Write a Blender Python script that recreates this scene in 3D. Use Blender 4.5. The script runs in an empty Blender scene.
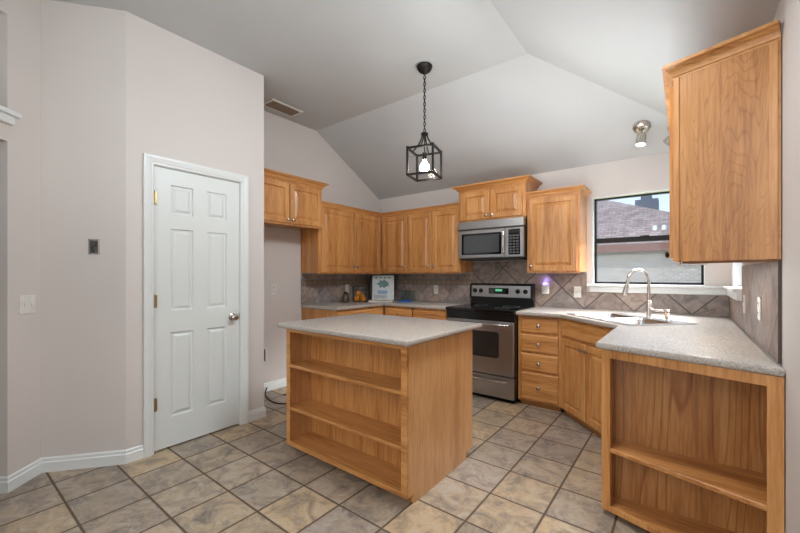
import bpy, bmesh, math, random
from mathutils import Vector, Matrix
random.seed(4)
SC = bpy.context.scene
COL = SC.collection
R = math.radians
PI = math.pi

# ---------------------------------------------------------------- camera
cam_d = bpy.data.cameras.new('camera')
cam = bpy.data.objects.new('camera', cam_d)
COL.objects.link(cam)
cam.location = (0, 0, 1.27)
cam.rotation_euler = (R(90), 0, R(37.72))
cam_d.sensor_width = 36
cam_d.lens = 36 * 369 / 800
cam_d.shift_y = (274.3 - 266.5) / 800
cam_d.clip_start = 0.02
SC.camera = cam

# ---------------------------------------------------------------- world, sun, area lights, exposure
w = bpy.data.worlds.new('sky')
SC.world = w
w.use_nodes = True
nt = w.node_tree
bg = nt.nodes['Background']
tc = nt.nodes.new('ShaderNodeTexCoord')
sx = nt.nodes.new('ShaderNodeSeparateXYZ')
rp = nt.nodes.new('ShaderNodeValToRGB')
nt.links.new(tc.outputs['Generated'], sx.inputs[0])
nt.links.new(sx.outputs['Z'], rp.inputs[0])
nt.links.new(rp.outputs[0], bg.inputs[0])
rp.color_ramp.elements[0].position = 0.0
rp.color_ramp.elements[0].color = (0.72, 0.83, 0.96, 1)
rp.color_ramp.elements[1].position = 0.6
rp.color_ramp.elements[1].color = (0.22, 0.42, 0.85, 1)
bg.inputs[1].default_value = 0.62

sun_d = bpy.data.lights.new('sun', 'SUN')
sun_d.energy = .8
sun_d.angle = R(2)
sun_d.color = (1, .96, .9)
sun = bpy.data.objects.new('sun', sun_d)
COL.objects.link(sun)
sun.rotation_euler = (R(48), 0, R(-25))


def area(name, loc, rot, sx, sy, power, color=(1, 1, 1)):
    d = bpy.data.lights.new(name, 'AREA')
    d.shape = 'RECTANGLE'
    d.size, d.size_y = sx, sy
    d.energy = power
    d.color = color
    o = bpy.data.objects.new(name, d)
    COL.objects.link(o)
    o.location = loc
    o.rotation_euler = rot
    return o


# added unseen fill lamps indoors, and open sky outside the kitchen windows
CW = (.86, .94, 1)
area('living_front_fill', (-1.4, -4.3, 1.5), (R(90), 0, 0), 1.7, 2.0, 16, CW)  # added fill from behind the camera; the front wall has no window
area('living_overhead_fill', (-1.5, -1.6, 2.98), (0, 0, 0), 1.8, 1.8, 12, CW)  # added downward fill, no fixture
area('living_up_fill', (-1.1, -2.2, 1.3), (R(180), 0, 0), 2.0, 2.4, 50, CW)  # added fill bounced off the ceiling
area('kitchen_overhead_fill', (-.62, 1.80, 2.80), (0, R(28), 0), .5, .5, 18, CW)  # added fill tilted towards the left walls, no fixture
area('kitchen_up_fill', (-.7, 2.75, 1.7), (R(180), 0, 0), 1.2, .8, 7, CW)  # added fill that lifts the kitchen ceiling
area('sky_light_back', (-.3, 7.2, 5.4), (R(-52), 0, 0), 3.2, 2.2, 950, (.93, .97, 1))
area('sky_light_side', (3.6, 3.9, 4.2), (0, R(52), 0), 2.2, 2.4, 1500, (.93, .97, 1))

SC.view_settings.view_transform = 'Standard'
SC.view_settings.look = 'None'
SC.view_settings.gamma = 1
SC.view_settings.use_curve_mapping = False
SC.view_settings.exposure = 1.15


# ---------------------------------------------------------------- materials
def lin(c):
    return tuple(((v / 255) / 12.92 if v / 255 <= .04045 else ((v / 255 + .055) / 1.055) ** 2.4) for v in c) + (1,)


def base_mat(name, color, rough=.5, metal=0, spec=.5):
    m = bpy.data.materials.new(name)
    m.use_nodes = True
    b = m.node_tree.nodes['Principled BSDF']
    b.inputs['Base Color'].default_value = lin(color)
    b.inputs['Roughness'].default_value = rough
    b.inputs['Metallic'].default_value = metal
    b.inputs['Specular IOR Level'].default_value = spec
    return m, m.node_tree, b


def N(t, typ, **kw):
    n = t.nodes.new(typ)
    for k, v in kw.items():
        setattr(n, k, v)
    return n


def mth(t, op, a, b=None, c=None):
    n = N(t, 'ShaderNodeMath', operation=op)
    for i, v in enumerate((a, b, c)):
        if v is None:
            continue
        if isinstance(v, (int, float)):
            n.inputs[i].default_value = v
        else:
            t.links.new(v, n.inputs[i])
    return n.outputs[0]


def ramp(t, fac, stops):
    n = N(t, 'ShaderNodeValToRGB')
    cr = n.color_ramp
    while len(cr.elements) < len(stops):
        cr.elements.new(.5)
    for e, (p, c) in zip(cr.elements, stops):
        e.position = p
        e.color = lin(c)
    t.links.new(fac, n.inputs[0])
    return n.outputs[0]


def mixc(t, fac, a, b, mode='MIX'):
    n = N(t, 'ShaderNodeMix', data_type='RGBA', blend_type=mode)
    for s, v in ((n.inputs[0], fac), (n.inputs[6], a), (n.inputs[7], b)):
        if isinstance(v, (int, float)):
            s.default_value = v
        elif isinstance(v, tuple):
            s.default_value = v
        else:
            t.links.new(v, s)
    return n.outputs[2]


def bump(t, b, h, strength=.2, dist=.002):
    n = N(t, 'ShaderNodeBump')
    n.inputs['Strength'].default_value = strength
    n.inputs['Distance'].default_value = dist
    t.links.new(h, n.inputs['Height'])
    t.links.new(n.outputs[0], b.inputs['Normal'])


def noise(t, vec, scale, detail=3, rough=.5, dist=0):
    n = N(t, 'ShaderNodeTexNoise')
    n.inputs['Scale'].default_value = scale
    n.inputs['Detail'].default_value = detail
    n.inputs['Roughness'].default_value = rough
    n.inputs['Distortion'].default_value = dist
    t.links.new(vec, n.inputs['Vector'])
    return n.outputs['Fac']


def objvec(t, scale=(1, 1, 1), randomize=True, rot=(0, 0, 0)):
    c = N(t, 'ShaderNodeTexCoord')
    mp = N(t, 'ShaderNodeMapping')
    mp.inputs['Scale'].default_value = scale
    mp.inputs['Rotation'].default_value = rot
    t.links.new(c.outputs['Object'], mp.inputs['Vector'])
    if not randomize:
        return mp.outputs[0]
    oi = N(t, 'ShaderNodeObjectInfo')
    ad = N(t, 'ShaderNodeVectorMath', operation='ADD')
    ml = mth(t, 'MULTIPLY', oi.outputs['Random'], 37.0)
    t.links.new(mp.outputs[0], ad.inputs[0])
    t.links.new(ml, ad.inputs[1])
    return ad.outputs[0]


def paint(name, color, rough=.6, bs=.12, scale=90):
    m, t, b = base_mat(name, color, rough)
    v = objvec(t, randomize=False)
    n = noise(t, v, scale, 3)
    n2 = noise(t, v, 1.3, 2)
    c = ramp(t, n2, [(.3, tuple(int(x * .975) for x in color)), (.7, color)])
    t.links.new(c, b.inputs['Base Color'])
    bump(t, b, n, bs, .003)
    return m


def oak(name, axis='z', cath=False, cathn=20, caths=.35, cz=.16, csc=4.6, light=(212, 154, 94), mid=(195, 134, 74), dark=(160, 100, 48), rough=.36):
    m, t, b = base_mat(name, mid, rough)
    s = {'z': (1, 1, .06), 'x': (.06, 1, 1), 'y': (1, .06, 1)}[axis]
    v = objvec(t, s)
    fine = noise(t, v, 90, 4, .6)
    broad = noise(t, v, 9, 3, .5, .6)
    f = mth(t, 'ADD', mth(t, 'MULTIPLY', fine, .5), mth(t, 'MULTIPLY', broad, .5))
    c = ramp(t, f, [(.36, dark), (.48, mid), (.60, light)])
    if cath:
        s2 = {'z': (1, 1, cz), 'x': (cz, 1, 1), 'y': (1, cz, 1)}[axis]
        v2 = objvec(t, s2)
        wv = N(t, 'ShaderNodeTexNoise')
        wv.inputs['Scale'].default_value = csc
        wv.inputs['Detail'].default_value = 1.5
        t.links.new(v2, wv.inputs['Vector'])
        rings = mth(t, 'FRACT', mth(t, 'MULTIPLY', wv.outputs['Fac'], cathn))
        g = ramp(t, rings, [(0, (190, 150, 118)), (.12, (255, 255, 255)), (.8, (255, 255, 255)), (1, (200, 165, 135))])
        c = mixc(t, caths, c, g, 'MULTIPLY')
    t.links.new(c, b.inputs['Base Color'])
    b.inputs['Coat Weight'].default_value = .25
    b.inputs['Coat Roughness'].default_value = .22
    bump(t, b, fine, .08, .001)
    return m


def floor_mat():
    m, t, b = base_mat('slate_floor_tile', (150, 140, 125), .42)
    T, X0, Y0 = .3057, -2.119, .7905
    c = N(t, 'ShaderNodeTexCoord')
    s = N(t, 'ShaderNodeSeparateXYZ')
    t.links.new(c.outputs['Object'], s.inputs[0])
    X = mth(t, 'DIVIDE', mth(t, 'SUBTRACT', s.outputs[0], X0), T)
    Y = mth(t, 'DIVIDE', mth(t, 'SUBTRACT', s.outputs[1], Y0), T)
    wob = noise(t, c.outputs['Object'], 14, 2)
    fx = mth(t, 'FRACT', X)
    fy = mth(t, 'FRACT', Y)
    ex = mth(t, 'MINIMUM', fx, mth(t, 'SUBTRACT', 1.0, fx))
    ey = mth(t, 'MINIMUM', fy, mth(t, 'SUBTRACT', 1.0, fy))
    e = mth(t, 'ADD', mth(t, 'MINIMUM', ex, ey), mth(t, 'MULTIPLY', mth(t, 'SUBTRACT', wob, .5), .012))
    mr = N(t, 'ShaderNodeMapRange')
    mr.inputs['From Min'].default_value = .012
    mr.inputs['From Max'].default_value = .026
    t.links.new(e, mr.inputs['Value'])
    tile = mr.outputs[0]
    cb = N(t, 'ShaderNodeCombineXYZ')
    t.links.new(mth(t, 'FLOOR', X), cb.inputs[0])
    t.links.new(mth(t, 'FLOOR', Y), cb.inputs[1])
    wn = N(t, 'ShaderNodeTexWhiteNoise', noise_dimensions='3D')
    t.links.new(cb.outputs[0], wn.inputs['Vector'])
    basec = ramp(t, wn.outputs['Value'], [(0, (160, 151, 143)), (.25, (178, 166, 152)), (.5, (152, 146, 141)), (.7, (194, 176, 150)), (.85, (171, 160, 149)), (1, (162, 155, 151))])
    off = N(t, 'ShaderNodeVectorMath', operation='MULTIPLY_ADD')
    t.links.new(wn.outputs['Color'], off.inputs[0])
    off.inputs[1].default_value = (9, 9, 9)
    t.links.new(c.outputs['Object'], off.inputs[2])
    n1 = noise(t, off.outputs[0], 8, 7, .72, .9)
    mot = ramp(t, n1, [(.32, (150, 146, 146)), (.45, (215, 206, 198)), (.54, (255, 238, 214)), (.64, (255, 255, 255))])
    col = mixc(t, .92, basec, mot, 'MULTIPLY')
    n2 = noise(t, off.outputs[0], 4, 4, .6, .8)
    rust = ramp(t, n2, [(.54, (0, 0, 0)), (.74, (120, 120, 120))])
    col = mixc(t, rust, col, lin((176, 146, 108)))
    n3 = noise(t, off.outputs[0], 16, 6, .7, 1.5)
    pale = ramp(t, n3, [(.54, (0, 0, 0)), (.66, (190, 190, 190))])
    col = mixc(t, pale, col, lin((188, 180, 168)))
    col = mixc(t, tile, lin((92, 74, 58)), col)
    t.links.new(col, b.inputs['Base Color'])
    rg = N(t, 'ShaderNodeMapRange')
    rg.inputs['To Min'].default_value = .8
    rg.inputs['To Max'].default_value = .4
    t.links.new(tile, rg.inputs['Value'])
    t.links.new(rg.outputs[0], b.inputs['Roughness'])
    h = mth(t, 'ADD', mth(t, 'MULTIPLY', tile, 1.0), mth(t, 'MULTIPLY', n1, .5))
    bump(t, b, h, .45, .004)
    return m


def splash_mat(name, ax, a0, z0, T=.305, band=False):
    """slate tiles laid on the diagonal; ax is the horizontal axis index"""
    m, t, b = base_mat(name, (128, 116, 108), .48)
    c = N(t, 'ShaderNodeTexCoord')
    s = N(t, 'ShaderNodeSeparateXYZ')
    t.links.new(c.outputs['Object'], s.inputs[0])
    A = mth(t, 'SUBTRACT', s.outputs[ax], a0)
    Z = mth(t, 'SUBTRACT', s.outputs[2], z0)
    k = 1 / (T * math.sqrt(2))
    X = mth(t, 'MULTIPLY', mth(t, 'ADD', A, Z), k)
    Y = mth(t, 'MULTIPLY', mth(t, 'SUBTRACT', A, Z), k)
    fx, fy = mth(t, 'FRACT', X), mth(t, 'FRACT', Y)
    ex = mth(t, 'MINIMUM', fx, mth(t, 'SUBTRACT', 1.0, fx))
    ey = mth(t, 'MINIMUM', fy, mth(t, 'SUBTRACT', 1.0, fy))
    e = mth(t, 'MINIMUM', ex, ey)
    mr = N(t, 'ShaderNodeMapRange')
    mr.inputs['From Min'].default_value = .010
    mr.inputs['From Max'].default_value = .022
    t.links.new(e, mr.inputs['Value'])
    tile = mr.outputs[0]
    cb = N(t, 'ShaderNodeCombineXYZ')
    t.links.new(mth(t, 'FLOOR', X), cb.inputs[0])
    t.links.new(mth(t, 'FLOOR', Y), cb.inputs[1])
    wn = N(t, 'ShaderNodeTexWhiteNoise', noise_dimensions='3D')
    t.links.new(cb.outputs[0], wn.inputs['Vector'])
    basec = ramp(t, wn.outputs['Value'], [(0, (158, 148, 146)), (.35, (182, 168, 160)), (.6, (160, 154, 154)), (1, (190, 172, 158))] if band else
                 [(0, (146, 134, 127)), (.35, (168, 152, 142)), (.6, (150, 142, 138)), (1, (176, 156, 140))])
    off = N(t, 'ShaderNodeVectorMath', operation='MULTIPLY_ADD')
    t.links.new(wn.outputs['Color'], off.inputs[0])
    off.inputs[1].default_value = (9, 9, 9)
    t.links.new(c.outputs['Object'], off.inputs[2])
    n1 = noise(t, off.outputs[0], 9, 6, .65, 1.0)
    mot = ramp(t, n1, [(.3, (140, 138, 140)), (.5, (225, 215, 208)), (.68, (255, 255, 255))])
    col = mixc(t, .85, basec, mot, 'MULTIPLY')
    col = mixc(t, tile, lin((110, 100, 92) if band else (80, 68, 60)), col)
    if band:
        bz = mth(t, 'MULTIPLY', mth(t, 'GREATER_THAN', s.outputs[2], 1.130), mth(t, 'LESS_THAN', s.outputs[2], 1.206))
        q = 1 / .076
        u1 = mth(t, 'MULTIPLY', A, q)
        v1 = mth(t, 'MULTIPLY', mth(t, 'SUBTRACT', s.outputs[2], 1.130), q)
        dd = mth(t, 'ADD', mth(t, 'ABSOLUTE', mth(t, 'SUBTRACT', mth(t, 'FRACT', u1), .5)), mth(t, 'ABSOLUTE', mth(t, 'SUBTRACT', v1, .5)))
        dm = mth(t, 'LESS_THAN', dd, .44)
        wn2 = N(t, 'ShaderNodeTexWhiteNoise', noise_dimensions='1D')
        t.links.new(mth(t, 'FLOOR', u1), wn2.inputs['W'])
        dc = ramp(t, wn2.outputs['Value'], [(0, (150, 118, 92)), (.5, (164, 132, 100)), (1, (128, 132, 112))])
        bc = mixc(t, dm, lin((118, 116, 112)), dc)
        col = mixc(t, bz, col, bc)
    t.links.new(col, b.inputs['Base Color'])
    h = mth(t, 'ADD', tile, mth(t, 'MULTIPLY', n1, .6))
    bump(t, b, h, .4, .003)
    return m


def counter_mat():
    m, t, b = base_mat('speckled_laminate', (170, 160, 150), .27)
    v = objvec(t, randomize=False)
    n1 = noise(t, v, 420, 3, .6)
    n2 = noise(t, v, 110, 3, .6)
    f = mth(t, 'ADD', mth(t, 'MULTIPLY', n1, .55), mth(t, 'MULTIPLY', n2, .45))
    c = ramp(t, f, [(.34, (120, 110, 102)), (.44, (164, 155, 146)), (.54, (182, 173, 164)), (.66, (208, 202, 194))])
    t.links.new(c, b.inputs['Base Color'])
    return m


def steel_mat(name, color=(178, 178, 178), rough=.3, axis=(1, 1, .02)):
    m, t, b = base_mat(name, color, rough, 1.0)
    v = objvec(t, axis)
    n = noise(t, v, 120, 2)
    r = N(t, 'ShaderNodeMapRange')
    r.inputs['To Min'].default_value = rough - .06
    r.inputs['To Max'].default_value = rough + .1
    t.links.new(n, r.inputs['Value'])
    t.links.new(r.outputs[0], b.inputs['Roughness'])
    return m


def plain(name, color, rough=.5, metal=0):
    m, t, b = base_mat(name, color, rough, metal)
    v = objvec(t)
    n = noise(t, v, 30, 2)
    c = ramp(t, n, [(.3, tuple(int(x * .94) for x in color)), (.7, color)])
    t.links.new(c, b.inputs['Base Color'])
    return m


def emis(name, color, strength):
    m, t, b = base_mat(name, color, .4)
    b.inputs['Emission Color'].default_value = lin(color)
    b.inputs['Emission Strength'].default_value = strength
    return m


def thin_glass(name, refl=.08, tint=(1, 1, 1, 1)):
    m = bpy.data.materials.new(name)
    m.use_nodes = True
    t = m.node_tree
    t.nodes.clear()
    o = N(t, 'ShaderNodeOutputMaterial')
    mx = N(t, 'ShaderNodeMixShader')
    tr = N(t, 'ShaderNodeBsdfTransparent')
    tr.inputs[0].default_value = tint
    gl = N(t, 'ShaderNodeBsdfGlossy')
    gl.inputs['Roughness'].default_value = .03
    lw = N(t, 'ShaderNodeLayerWeight')
    lw.inputs[0].default_value = .25
    f = mth(t, 'MULTIPLY_ADD', lw.outputs['Fresnel'], refl * 4, refl * .25)
    t.links.new(f, mx.inputs[0])
    t.links.new(tr.outputs[0], mx.inputs[1])
    t.links.new(gl.outputs[0], mx.inputs[2])
    t.links.new(mx.outputs[0], o.inputs[0])
    return m


def screen_mat():
    m = bpy.data.materials.new('insect_screen')
    m.use_nodes = True
    t = m.node_tree
    t.nodes.clear()
    o = N(t, 'ShaderNodeOutputMaterial')
    mx = N(t, 'ShaderNodeMixShader')
    tr = N(t, 'ShaderNodeBsdfTransparent')
    df = N(t, 'ShaderNodeBsdfDiffuse')
    df.inputs[0].default_value = lin((120, 118, 115))
    mx.inputs[0].default_value = .32
    t.links.new(tr.outputs[0], mx.inputs[1])
    t.links.new(df.outputs[0], mx.inputs[2])
    t.links.new(mx.outputs[0], o.inputs[0])
    return m


M = dict(
    wall=paint('beige_wall_paint', (214, 206, 200)),
    ceil=paint('ceiling_paint', (196, 196, 195), .8, .1, 60),
    white=paint('white_trim_paint', (226, 228, 226), .35, .02, 30),
    door=paint('white_door_paint', (222, 225, 222), .38, .03, 60),
    oak=oak('oak_upright'), oakx=oak('oak_level', 'x'), oaky=oak('oak_level_side', 'y'),
    ply=oak('oak_veneer_shaded', 'z', True, 30, .4, .14, 9, (200, 142, 82), (184, 125, 67), (158, 100, 48)), plyl=oak('oak_veneer_light', 'z', True, 16, .12, .16, 5, (218, 170, 118), (207, 155, 102), (190, 136, 84)),  # ply: same oak darkened, shade of the right end panel in its colour
    plyd=oak('oak_veneer_warm', 'z', True, 13, .75, .09, 4.2, (192, 142, 84), (178, 122, 68), (154, 100, 52)),
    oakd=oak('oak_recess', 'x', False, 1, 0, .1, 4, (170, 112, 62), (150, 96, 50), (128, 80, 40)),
    floor=floor_mat(), counter=counter_mat(),
    sb=splash_mat('slate_backsplash', 0, -.387, .914), sr=splash_mat('slate_backsplash_side', 1, 2.30, .914),
    sl=splash_mat('slate_backsplash_left', 1, 2.9, .914, .152, True), sc=splash_mat('slate_backsplash_corner', 0, -2.07, .914, .152, True),
    steel=steel_mat('brushed_steel', axis=(.02, 1, 1)), steelv=steel_mat('satin_nickel', (196, 190, 182), .24),
    chrome=steel_mat('bright_steel', (215, 215, 215), .14), sink=steel_mat('sink_steel', (205, 205, 205), .2),
    black=plain('black_enamel', (16, 16, 17), .22), blackm=plain('black_matt', (26, 25, 24), .5),
    bronze=plain('dark_bronze', (34, 30, 28), .45, .6), glassb=plain('black_glass', (10, 10, 11), .06), mglass=plain('reflection_grey_glass', (74, 76, 78), .12), oglass=plain('oven_glass', (44, 41, 39), .1), cglass=thin_glass('tinted_glass', .14, (.80, .89, .89, 1)),
    grey=plain('grey_plastic', (92, 92, 94), .5), brass=plain('brass', (176, 156, 116), .35, 1.0),
    plate=plain('white_plastic', (226, 224, 218), .4), dark=plain('dark_recess', (48, 44, 42), .8),
    glass=thin_glass('clear_glass'), wglass=thin_glass('window_glass', .03), screen=screen_mat(),
    bulb=emis('lit_bulb', (255, 248, 238), 20), bulb2=emis('lit_spot_bulb', (255, 250, 240), 12),
    green=emis('green_display', (90, 190, 140), .22), violet=emis('violet_night_light', (150, 140, 255), 1.4),
    orange=plain('orange_peel', (222, 140, 40), .5), yellow=plain('banana_yellow', (226, 176, 62), .5),
    paper=plain('white_paper', (222, 228, 228), .6), teal=plain('teal_print', (112, 146, 146), .6),
    lblue=plain('pale_blue_print', (150, 182, 214), .6), blue=plain('blue_cloth', (44, 92, 168), .7),
    louvre=plain('brown_louvre', (138, 120, 104), .5), brown=plain('dark_brown_ceramic', (84, 66, 58), .4), biscuit=plain('biscuit', (196, 168, 128), .8),
    shingle=None, brick=None,
)

m, t, b = base_mat('roof_shingles', (150, 140, 140), .9)
br = N(t, 'ShaderNodeTexBrick')
br.inputs['Scale'].default_value = 1
br.inputs['Brick Width'].default_value = .3
br.inputs['Row Height'].default_value = .11
br.inputs['Mortar Size'].default_value = .008
br.inputs['Color1'].default_value = lin((190, 172, 162))
br.inputs['Color2'].default_value = lin((164, 144, 134))
br.inputs['Mortar'].default_value = lin((128, 112, 104))
t.links.new(objvec(t, randomize=False), br.inputs['Vector'])
nn = noise(t, objvec(t, randomize=False), 3, 5)
cc = mixc(t, .5, br.outputs['Color'], ramp(t, nn, [(.3, (150, 140, 140)), (.7, (255, 250, 245))]), 'MULTIPLY')
t.links.new(cc, b.inputs['Base Color'])
M['shingle'] = m
m, t, b = base_mat('pale_brick', (178, 172, 166), .9)
br = N(t, 'ShaderNodeTexBrick')
br.inputs['Scale'].default_value = 1
br.inputs['Brick Width'].default_value = .24
br.inputs['Row Height'].default_value = .08
br.inputs['Mortar Size'].default_value = .01
br.inputs['Color1'].default_value = lin((196, 190, 184))
br.inputs['Color2'].default_value = lin((176, 168, 160))
br.inputs['Mortar'].default_value = lin((205, 202, 198))
t.links.new(objvec(t, randomize=False, rot=(R(90), 0, 0)), br.inputs['Vector'])
t.links.new(br.outputs['Color'], b.inputs['Base Color'])
M['brick'] = m
M['fascia'] = plain('red_brown_fascia', (134, 88, 78), .7)
M['chim'] = plain('grey_chimney', (104, 108, 118), .8)
M['grass'] = plain('lawn', (110, 120, 84), .9)


# ---------------------------------------------------------------- mesh helpers
class MB:
    def __init__(s):
        s.bm = bmesh.new()

    def _add(s, tmp, mat=None):
        if mat is not None:
            tmp.transform(mat)
        me = bpy.data.meshes.new('t')
        tmp.to_mesh(me)
        tmp.free()
        s.bm.from_mesh(me)
        bpy.data.meshes.remove(me)
        return s

    def box(s, x0, y0, z0, x1, y1, z1, bev=0, seg=1, mat=None):
        x0, x1 = sorted((x0, x1)); y0, y1 = sorted((y0, y1)); z0, z1 = sorted((z0, z1))
        t = bmesh.new()
        bmesh.ops.create_cube(t, size=1)
        for v in t.verts:
            v.co = ((x0 + x1) / 2 + v.co.x * (x1 - x0), (y0 + y1) / 2 + v.co.y * (y1 - y0), (z0 + z1) / 2 + v.co.z * (z1 - z0))
        if bev > 0:
            bmesh.ops.bevel(t, geom=t.edges[:], offset=bev, segments=seg, affect='EDGES', profile=.5)
        return s._add(t, mat)

    def prism(s, poly, z0, z1, bev=0, seg=2, mat=None):
        t = bmesh.new()
        a = [t.verts.new((x, y, z0)) for x, y in poly]
        b = [t.verts.new((x, y, z1)) for x, y in poly]
        n = len(poly)
        t.faces.new(a[::-1]); t.faces.new(b)
        for i in range(n):
            t.faces.new((a[i], a[(i + 1) % n], b[(i + 1) % n], b[i]))
        bmesh.ops.recalc_face_normals(t, faces=t.faces[:])
        if bev > 0:
            ed = [e for e in t.edges if abs(e.verts[0].co.z - e.verts[1].co.z) < 1e-6]
            bmesh.ops.bevel(t, geom=ed, offset=bev, segments=seg, affect='EDGES', profile=.5)
        return s._add(t, mat)

    def lathe(s, prof, n=20, mat=None):
        """prof: [(r, z)] about the z axis"""
        t = bmesh.new()
        rings = []
        for r, z in prof:
            if r < 1e-6:
                rings.append([t.verts.new((0, 0, z))])
            else:
                rings.append([t.verts.new((r * math.cos(2 * PI * i / n), r * math.sin(2 * PI * i / n), z)) for i in range(n)])
        for A, B in zip(rings, rings[1:]):
            for i in range(n):
                j = (i + 1) % n
                if len(A) == 1 and len(B) == 1:
                    continue
                if len(A) == 1:
                    t.faces.new((A[0], B[i], B[j]))
                elif len(B) == 1:
                    t.faces.new((A[i], A[j], B[0]))
                else:
                    t.faces.new((A[i], A[j], B[j], B[i]))
        bmesh.ops.recalc_face_normals(t, faces=t.faces[:])
        return s._add(t, mat)

    def tube(s, pts, r, n=10, closed=False, mat=None):
        t = bmesh.new()
        P = [Vector(p) for p in pts]
        rr = r if isinstance(r, (list, tuple)) else [r] * len(P)
        rings = []
        up = None
        for i, p in enumerate(P):
            if closed:
                d = P[(i + 1) % len(P)] - P[i - 1]
            else:
                d = P[min(i + 1, len(P) - 1)] - P[max(i - 1, 0)]
            d.normalize()
            if up is None:
                up = Vector((0, 0, 1)) if abs(d.z) < .9 else Vector((1, 0, 0))
            sd = d.cross(up).normalized()
            up = sd.cross(d).normalized()
            rings.append([t.verts.new(p + rr[i] * (math.cos(2 * PI * k / n) * sd + math.sin(2 * PI * k / n) * up)) for k in range(n)])
        pairs = list(zip(rings, rings[1:]))
        if closed:
            pairs.append((rings[-1], rings[0]))
        for A, B in pairs:
            for k in range(n):
                t.faces.new((A[k], A[(k + 1) % n], B[(k + 1) % n], B[k]))
        if not closed:
            t.faces.new(rings[0][::-1]); t.faces.new(rings[-1])
        bmesh.ops.recalc_face_normals(t, faces=t.faces[:])
        return s._add(t, mat)

    def sweep(s, path, prof, z=0, mat=None, closed_prof=True):
        """profile [(out, z)] swept along an xy polyline, mitred; 'out' is to the right of travel"""
        t = bmesh.new()
        P = [Vector((x, y)) for x, y in path]
        rings = []
        for i, p in enumerate(P):
            ns = []
            if i > 0:
                d = (P[i] - P[i - 1]).normalized(); ns.append(Vector((d.y, -d.x)))
            if i < len(P) - 1:
                d = (P[i + 1] - P[i]).normalized(); ns.append(Vector((d.y, -d.x)))
            if len(ns) == 2:
                mm = (ns[0] + ns[1]).normalized()
                mm = mm / max(.2, mm.dot(ns[0]))
            else:
                mm = ns[0]
            rings.append([t.verts.new((p.x + mm.x * o, p.y + mm.y * o, z + h)) for o, h in prof])
        k = len(prof)
        for A, B in zip(rings, rings[1:]):
            for i in range(k if closed_prof else k - 1):
                j = (i + 1) % k
                t.faces.new((A[i], A[j], B[j], B[i]))
        t.faces.new(rings[0][::-1]); t.faces.new(rings[-1])
        bmesh.ops.recalc_face_normals(t, faces=t.faces[:])
        return s._add(t, mat)

    def loops(s, rects, mat=None):
        """nested rectangles (x0,x1,z0,z1,y) bridged; front faces -y"""
        t = bmesh.new()
        R_ = []
        for x0, x1, z0, z1, y in rects:
            R_.append([t.verts.new((x0, y, z0)), t.verts.new((x1, y, z0)), t.verts.new((x1, y, z1)), t.verts.new((x0, y, z1))])
        t.faces.new(R_[0])
        for A, B in zip(R_, R_[1:]):
            for i in range(4):
                j = (i + 1) % 4
                t.faces.new((A[i], A[j], B[j], B[i]))
        t.faces.new(R_[-1])
        bmesh.ops.recalc_face_normals(t, faces=t.faces[:])
        return s._add(t, mat)

    def obj(s, name, mat, parent=None, smooth=False, label=None):
        me = bpy.data.meshes.new(name)
        s.bm.to_mesh(me)
        s.bm.free()
        me.materials.append(mat)
        if smooth:
            me.polygons.foreach_set('use_smooth', [True] * len(me.polygons))
            try:
                me.set_sharp_from_angle(angle=R(38))
            except Exception:
                pass
        o = bpy.data.objects.new(name, me)
        COL.objects.link(o)
        if parent is not None:
            o.parent = parent
        if label:
            o['label'] = label
        return o


def tag(o, label, cat, group=None):
    o['label'] = label
    o['category'] = cat
    if group:
        o['group'] = group
    return o


def thing(name, label, cat, loc=(0, 0, 0), rz=0, group=None):
    o = bpy.data.objects.new(name, None)
    o.empty_display_size = .05
    COL.objects.link(o)
    o.location = loc
    o.rotation_euler = (0, 0, rz)
    return tag(o, label, cat, group)


def struct(name, mb, mat, parent=None, smooth=False):
    o = mb.obj(name, mat, parent, smooth)
    if parent is None:
        o['kind'] = 'structure'
    return o


def Tm(x, y, z, rx=0, ry=0, rz=0):
    return Matrix.Translation((x, y, z)) @ Matrix.Rotation(rz, 4, 'Z') @ Matrix.Rotation(ry, 4, 'Y') @ Matrix.Rotation(rx, 4, 'X')


# ---------------------------------------------------------------- setting
XR, YB, XL, XP = .302, 4.15, -3.6, -2.975
ZC, ZW = 3.04, 2.38
AX, AY = -1.0, 2.97          # where the flat ceiling meets the two slopes

struct('floor', MB().box(-5, -4.6, -.1, .6, 4.4, 0), M['floor'])

# ceiling: flat, sloping down to the back wall and to the right wall, met in a hip
bm = MB()
c_t = bmesh.new()
hx, hy = XR + .15, YB + .15
zb = ZC - (hy - AY) * (ZC - ZW) / (YB - AY)
zr = ZC - (hx - AX) * (ZC - ZW) / (XR - AX)
vs = [c_t.verts.new(p) for p in [(-5, -4.6, ZC), (AX, -4.6, ZC), (AX, AY, ZC), (-5, AY, ZC), (-5, hy, zb), (hx, hy, min(zb, zr)), (hx, -4.6, zr)]]
c_t.faces.new((vs[0], vs[1], vs[2], vs[3]))
c_t.faces.new((vs[3], vs[2], vs[5], vs[4]))
c_t.faces.new((vs[1], vs[6], vs[5], vs[2]))
r_ = bmesh.ops.extrude_face_region(c_t, geom=c_t.faces[:])
for v in [g for g in r_['geom'] if isinstance(g, bmesh.types.BMVert)]:
    v.co.z += .12
bmesh.ops.recalc_face_normals(c_t, faces=c_t.faces[:])
bm._add(c_t)
struct('ceiling', bm, M['ceil'])

# back wall with window opening
WX0, WX1, WZ0, WZ1 = -.745, .135, 1.17, 2.045
b = MB()
b.box(XL - .15, YB, 0, WX0, YB + .15, 2.5)
b.box(WX1, YB, 0, XR + .15, YB + .15, 2.5)
b.box(WX0, YB, 0, WX1, YB + .15, WZ0)
b.box(WX0, YB, WZ1, WX1, YB + .15, 2.5)
struct('wall_back', b, M['wall'])
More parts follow.
